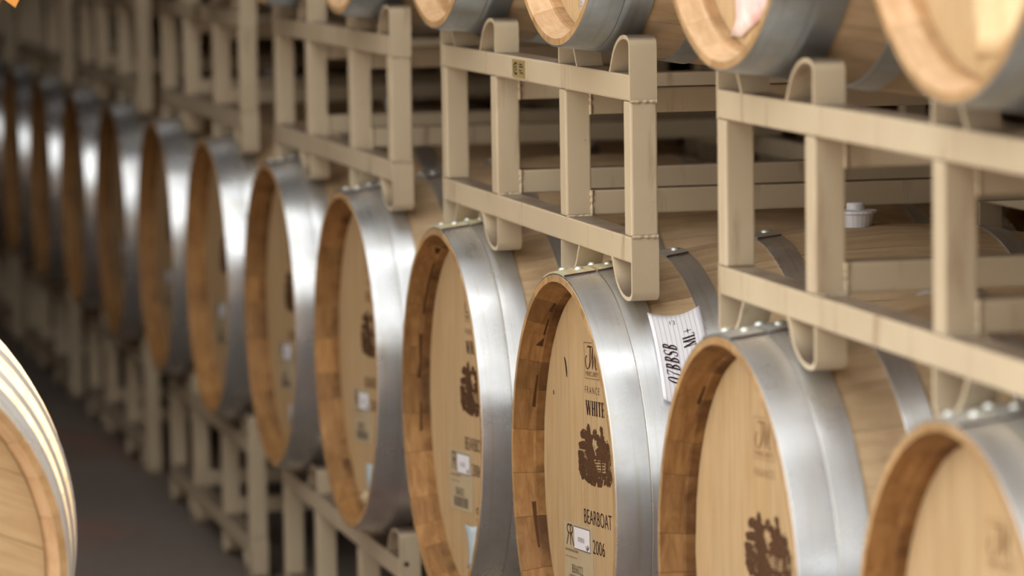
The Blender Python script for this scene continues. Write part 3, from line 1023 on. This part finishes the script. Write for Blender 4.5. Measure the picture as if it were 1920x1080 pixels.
rack_up = [
    'nearest upper beige rack, over the two nearest lower barrels at right',
    'sharp upper beige rack with a small brass plate on its top rail',
    'blurred upper beige rack next left of the rack with the brass plate',
    'blurred upper beige rack with a dark plate, third left of the nearest rack',
    'far upper beige rack, fifth from right',
    'far upper beige rack, sixth from right',
    'farthest upper beige rack at the top left edge, seventh from right']
rack_low = [
    'beige floor rack under the two nearest lower barrels, below the frame edge',
    'beige floor rack under the sharp barrel printed WHITE and its left neighbour',
    'nearest floor rack in view, with a small hole in its end post',
    'beige floor rack second from right in view, beside the stained aisle floor',
    'beige floor rack third from right in view, along the aisle',
    'dim beige floor rack fourth from right in view',
    'farthest dim floor rack at the left edge']
for k in range(7):
    mid = (bx(2 * k) + bx(2 * k + 1)) / 2
    ru = make_rack(rack_up[k], 'upper racks of the front row', mid, YR, 0, near=k < 3)
    if k in (1, 3):
        plaque(ru, -0.043 if k == 1 else 0.009)
    if k > 0:
        rl_ = make_rack(rack_low[k], 'floor racks of the front row', mid, YR, -H, near=False)
        if k == 2:
            n = 12
            hv = [(0.0, 0.0045 * math.cos(2 * math.pi * j / n), 0.0045 * math.sin(2 * math.pi * j / n)) for j in range(n)]
            hole = link('bolt_hole', mesh('bolt_hole', hv, [tuple(range(n))], [M['black']]), rl_, (OUT + 0.0006, 0.012, -0.338 + H - (ZB - LOOP_H)))
    else:
        make_rack(rack_low[k], 'floor racks of the front row', mid, YR, -H, near=False)

# the row goes on past the right edge of the frame
for i, tier in ((-1, 0), (-2, 0), (-1, 1), (-2, 1)):
    make_barrel('wine_barrel', ('lower' if tier == 0 else 'upper') + ' front row barrel past the right edge, ' + ('next to it' if i == -1 else 'second past it'), 'barrels past the right edge', (bx(i), 0, tier * H), True, seed=90 + i + 5 * tier, pale=tier == 1, bung=False)
mid = (bx(-1) + bx(-2)) / 2
make_rack('upper beige rack of the front row just past the right edge of the frame', 'racks past the right edge', mid, YR, 0)
make_rack('beige floor rack of the front row just past the right edge of the frame', 'racks past the right edge', mid, YR, -H)

# ------------------------------------------------------------------ second row behind, in the dark
Y2 = LEN + 0.40
for k in range(0, 6):
    mid = (bx(2 * k) + bx(2 * k + 1)) / 2
    make_rack('beige rack in the dark second row behind the front stack', 'racks of the second row', mid, Y2 + YR, 0, near=False)
    make_rack('beige floor rack in the dark second row behind the front stack', 'floor racks of the second row', mid, Y2 + YR, -H, near=False)
    for i in (2 * k, 2 * k + 1):
        for tier in (0, 1):
            make_barrel('wine_barrel', ('lower' if tier == 0 else 'upper') + ' barrel in the dark second row behind the front stack',
                        ('lower' if tier == 0 else 'upper') + ' barrels of the second row', (bx(i), Y2, tier * H), False, bung=False, seed=60 + i + 20 * tier, rear=False)

# ------------------------------------------------------------------ stack on the other side of the aisle, turned a quarter
LX, LY, LZ = -0.944, -1.058, 0.037
QUART = math.pi / 2                                   # +Y axis of the barrel points to -X
left_low = make_barrel('wine_barrel', 'bright barrel seen head-on at the lower left, silver hoops on pale wood', 'barrels across the aisle', (LX, LY, LZ), True, QUART, roll=R(-68), hoops=HOOPS_L, bung=False, seed=81, pale=True)
make_rack('beige rack under the bright head-on barrel at the lower left', 'racks across the aisle', LX - YR, LY - PIN / 2, LZ - H, QUART, near=False)
def wire_and_tags():
    # thin wire strung over the aisle from the left wall to the added low roof, two paper tags hanging from it on strings
    A, B = Vector((-2.32, -2.594, 2.20)), Vector((-0.946, 0.224, 1.81))
    def tube(p, q, r, name):
        d = (q - p); l = d.length
        bm = bmesh.new()
        bmesh.ops.create_cone(bm, cap_ends=True, segments=6, radius1=r, radius2=r, depth=l)
        me = bpy.data.meshes.new(name); bm.to_mesh(me); bm.free()
        me.materials.append(M['ink_grey'])
        me.transform(Matrix.Translation((p + q) / 2) @ d.to_track_quat('Z', 'Y').to_matrix().to_4x4())
        return me
    w = link('overhead_wire', tube(A, B, 0.003, 'overhead_wire'))
    w['label'] = 'thin grey wire strung over the aisle above the frame'; w['category'] = 'wire'
    for (y, tip, pts, mat, lab) in (
        (-0.7530, (-0.7530, 0.6868), [(0, 0), (-.013, .010), (-.030, .030), (-.020, .050), (.010, .050), (.012, .022)], 'orange_paper', 'orange paper tag whose tip shows at the top left corner'),
        (-0.7740, (-0.7740, 0.6835), [(0, 0), (-.010, .006), (-.022, .020), (-.018, .046), (.004, .046), (.006, .016)], 'brown_paper', 'brown paper tag at the very top left corner')):
        t = (y - A.y) / (B.y - A.y)
        P = A + (B - A) * t
        root = thing('hanging_tag', lab, 'tag', None, (P.x, tip[0], tip[1]))
        n = len(pts)
        v = [(0, a_, b_) for a_, b_ in pts] + [(-0.0015, a_, b_) for a_, b_ in pts]
        f = [tuple(range(n)), tuple(reversed(range(n, 2 * n)))] + [(k, (k + 1) % n, (k + 1) % n + n, k + n) for k in range(n)]
        link('paper', mesh('paper', v, f, [M[mat]]), root)
        link('string', tube(Vector((0, -.005, .046)), Vector((0, 0, P.z - tip[1])), 0.0008, 'string'), root)
wire_and_tags()
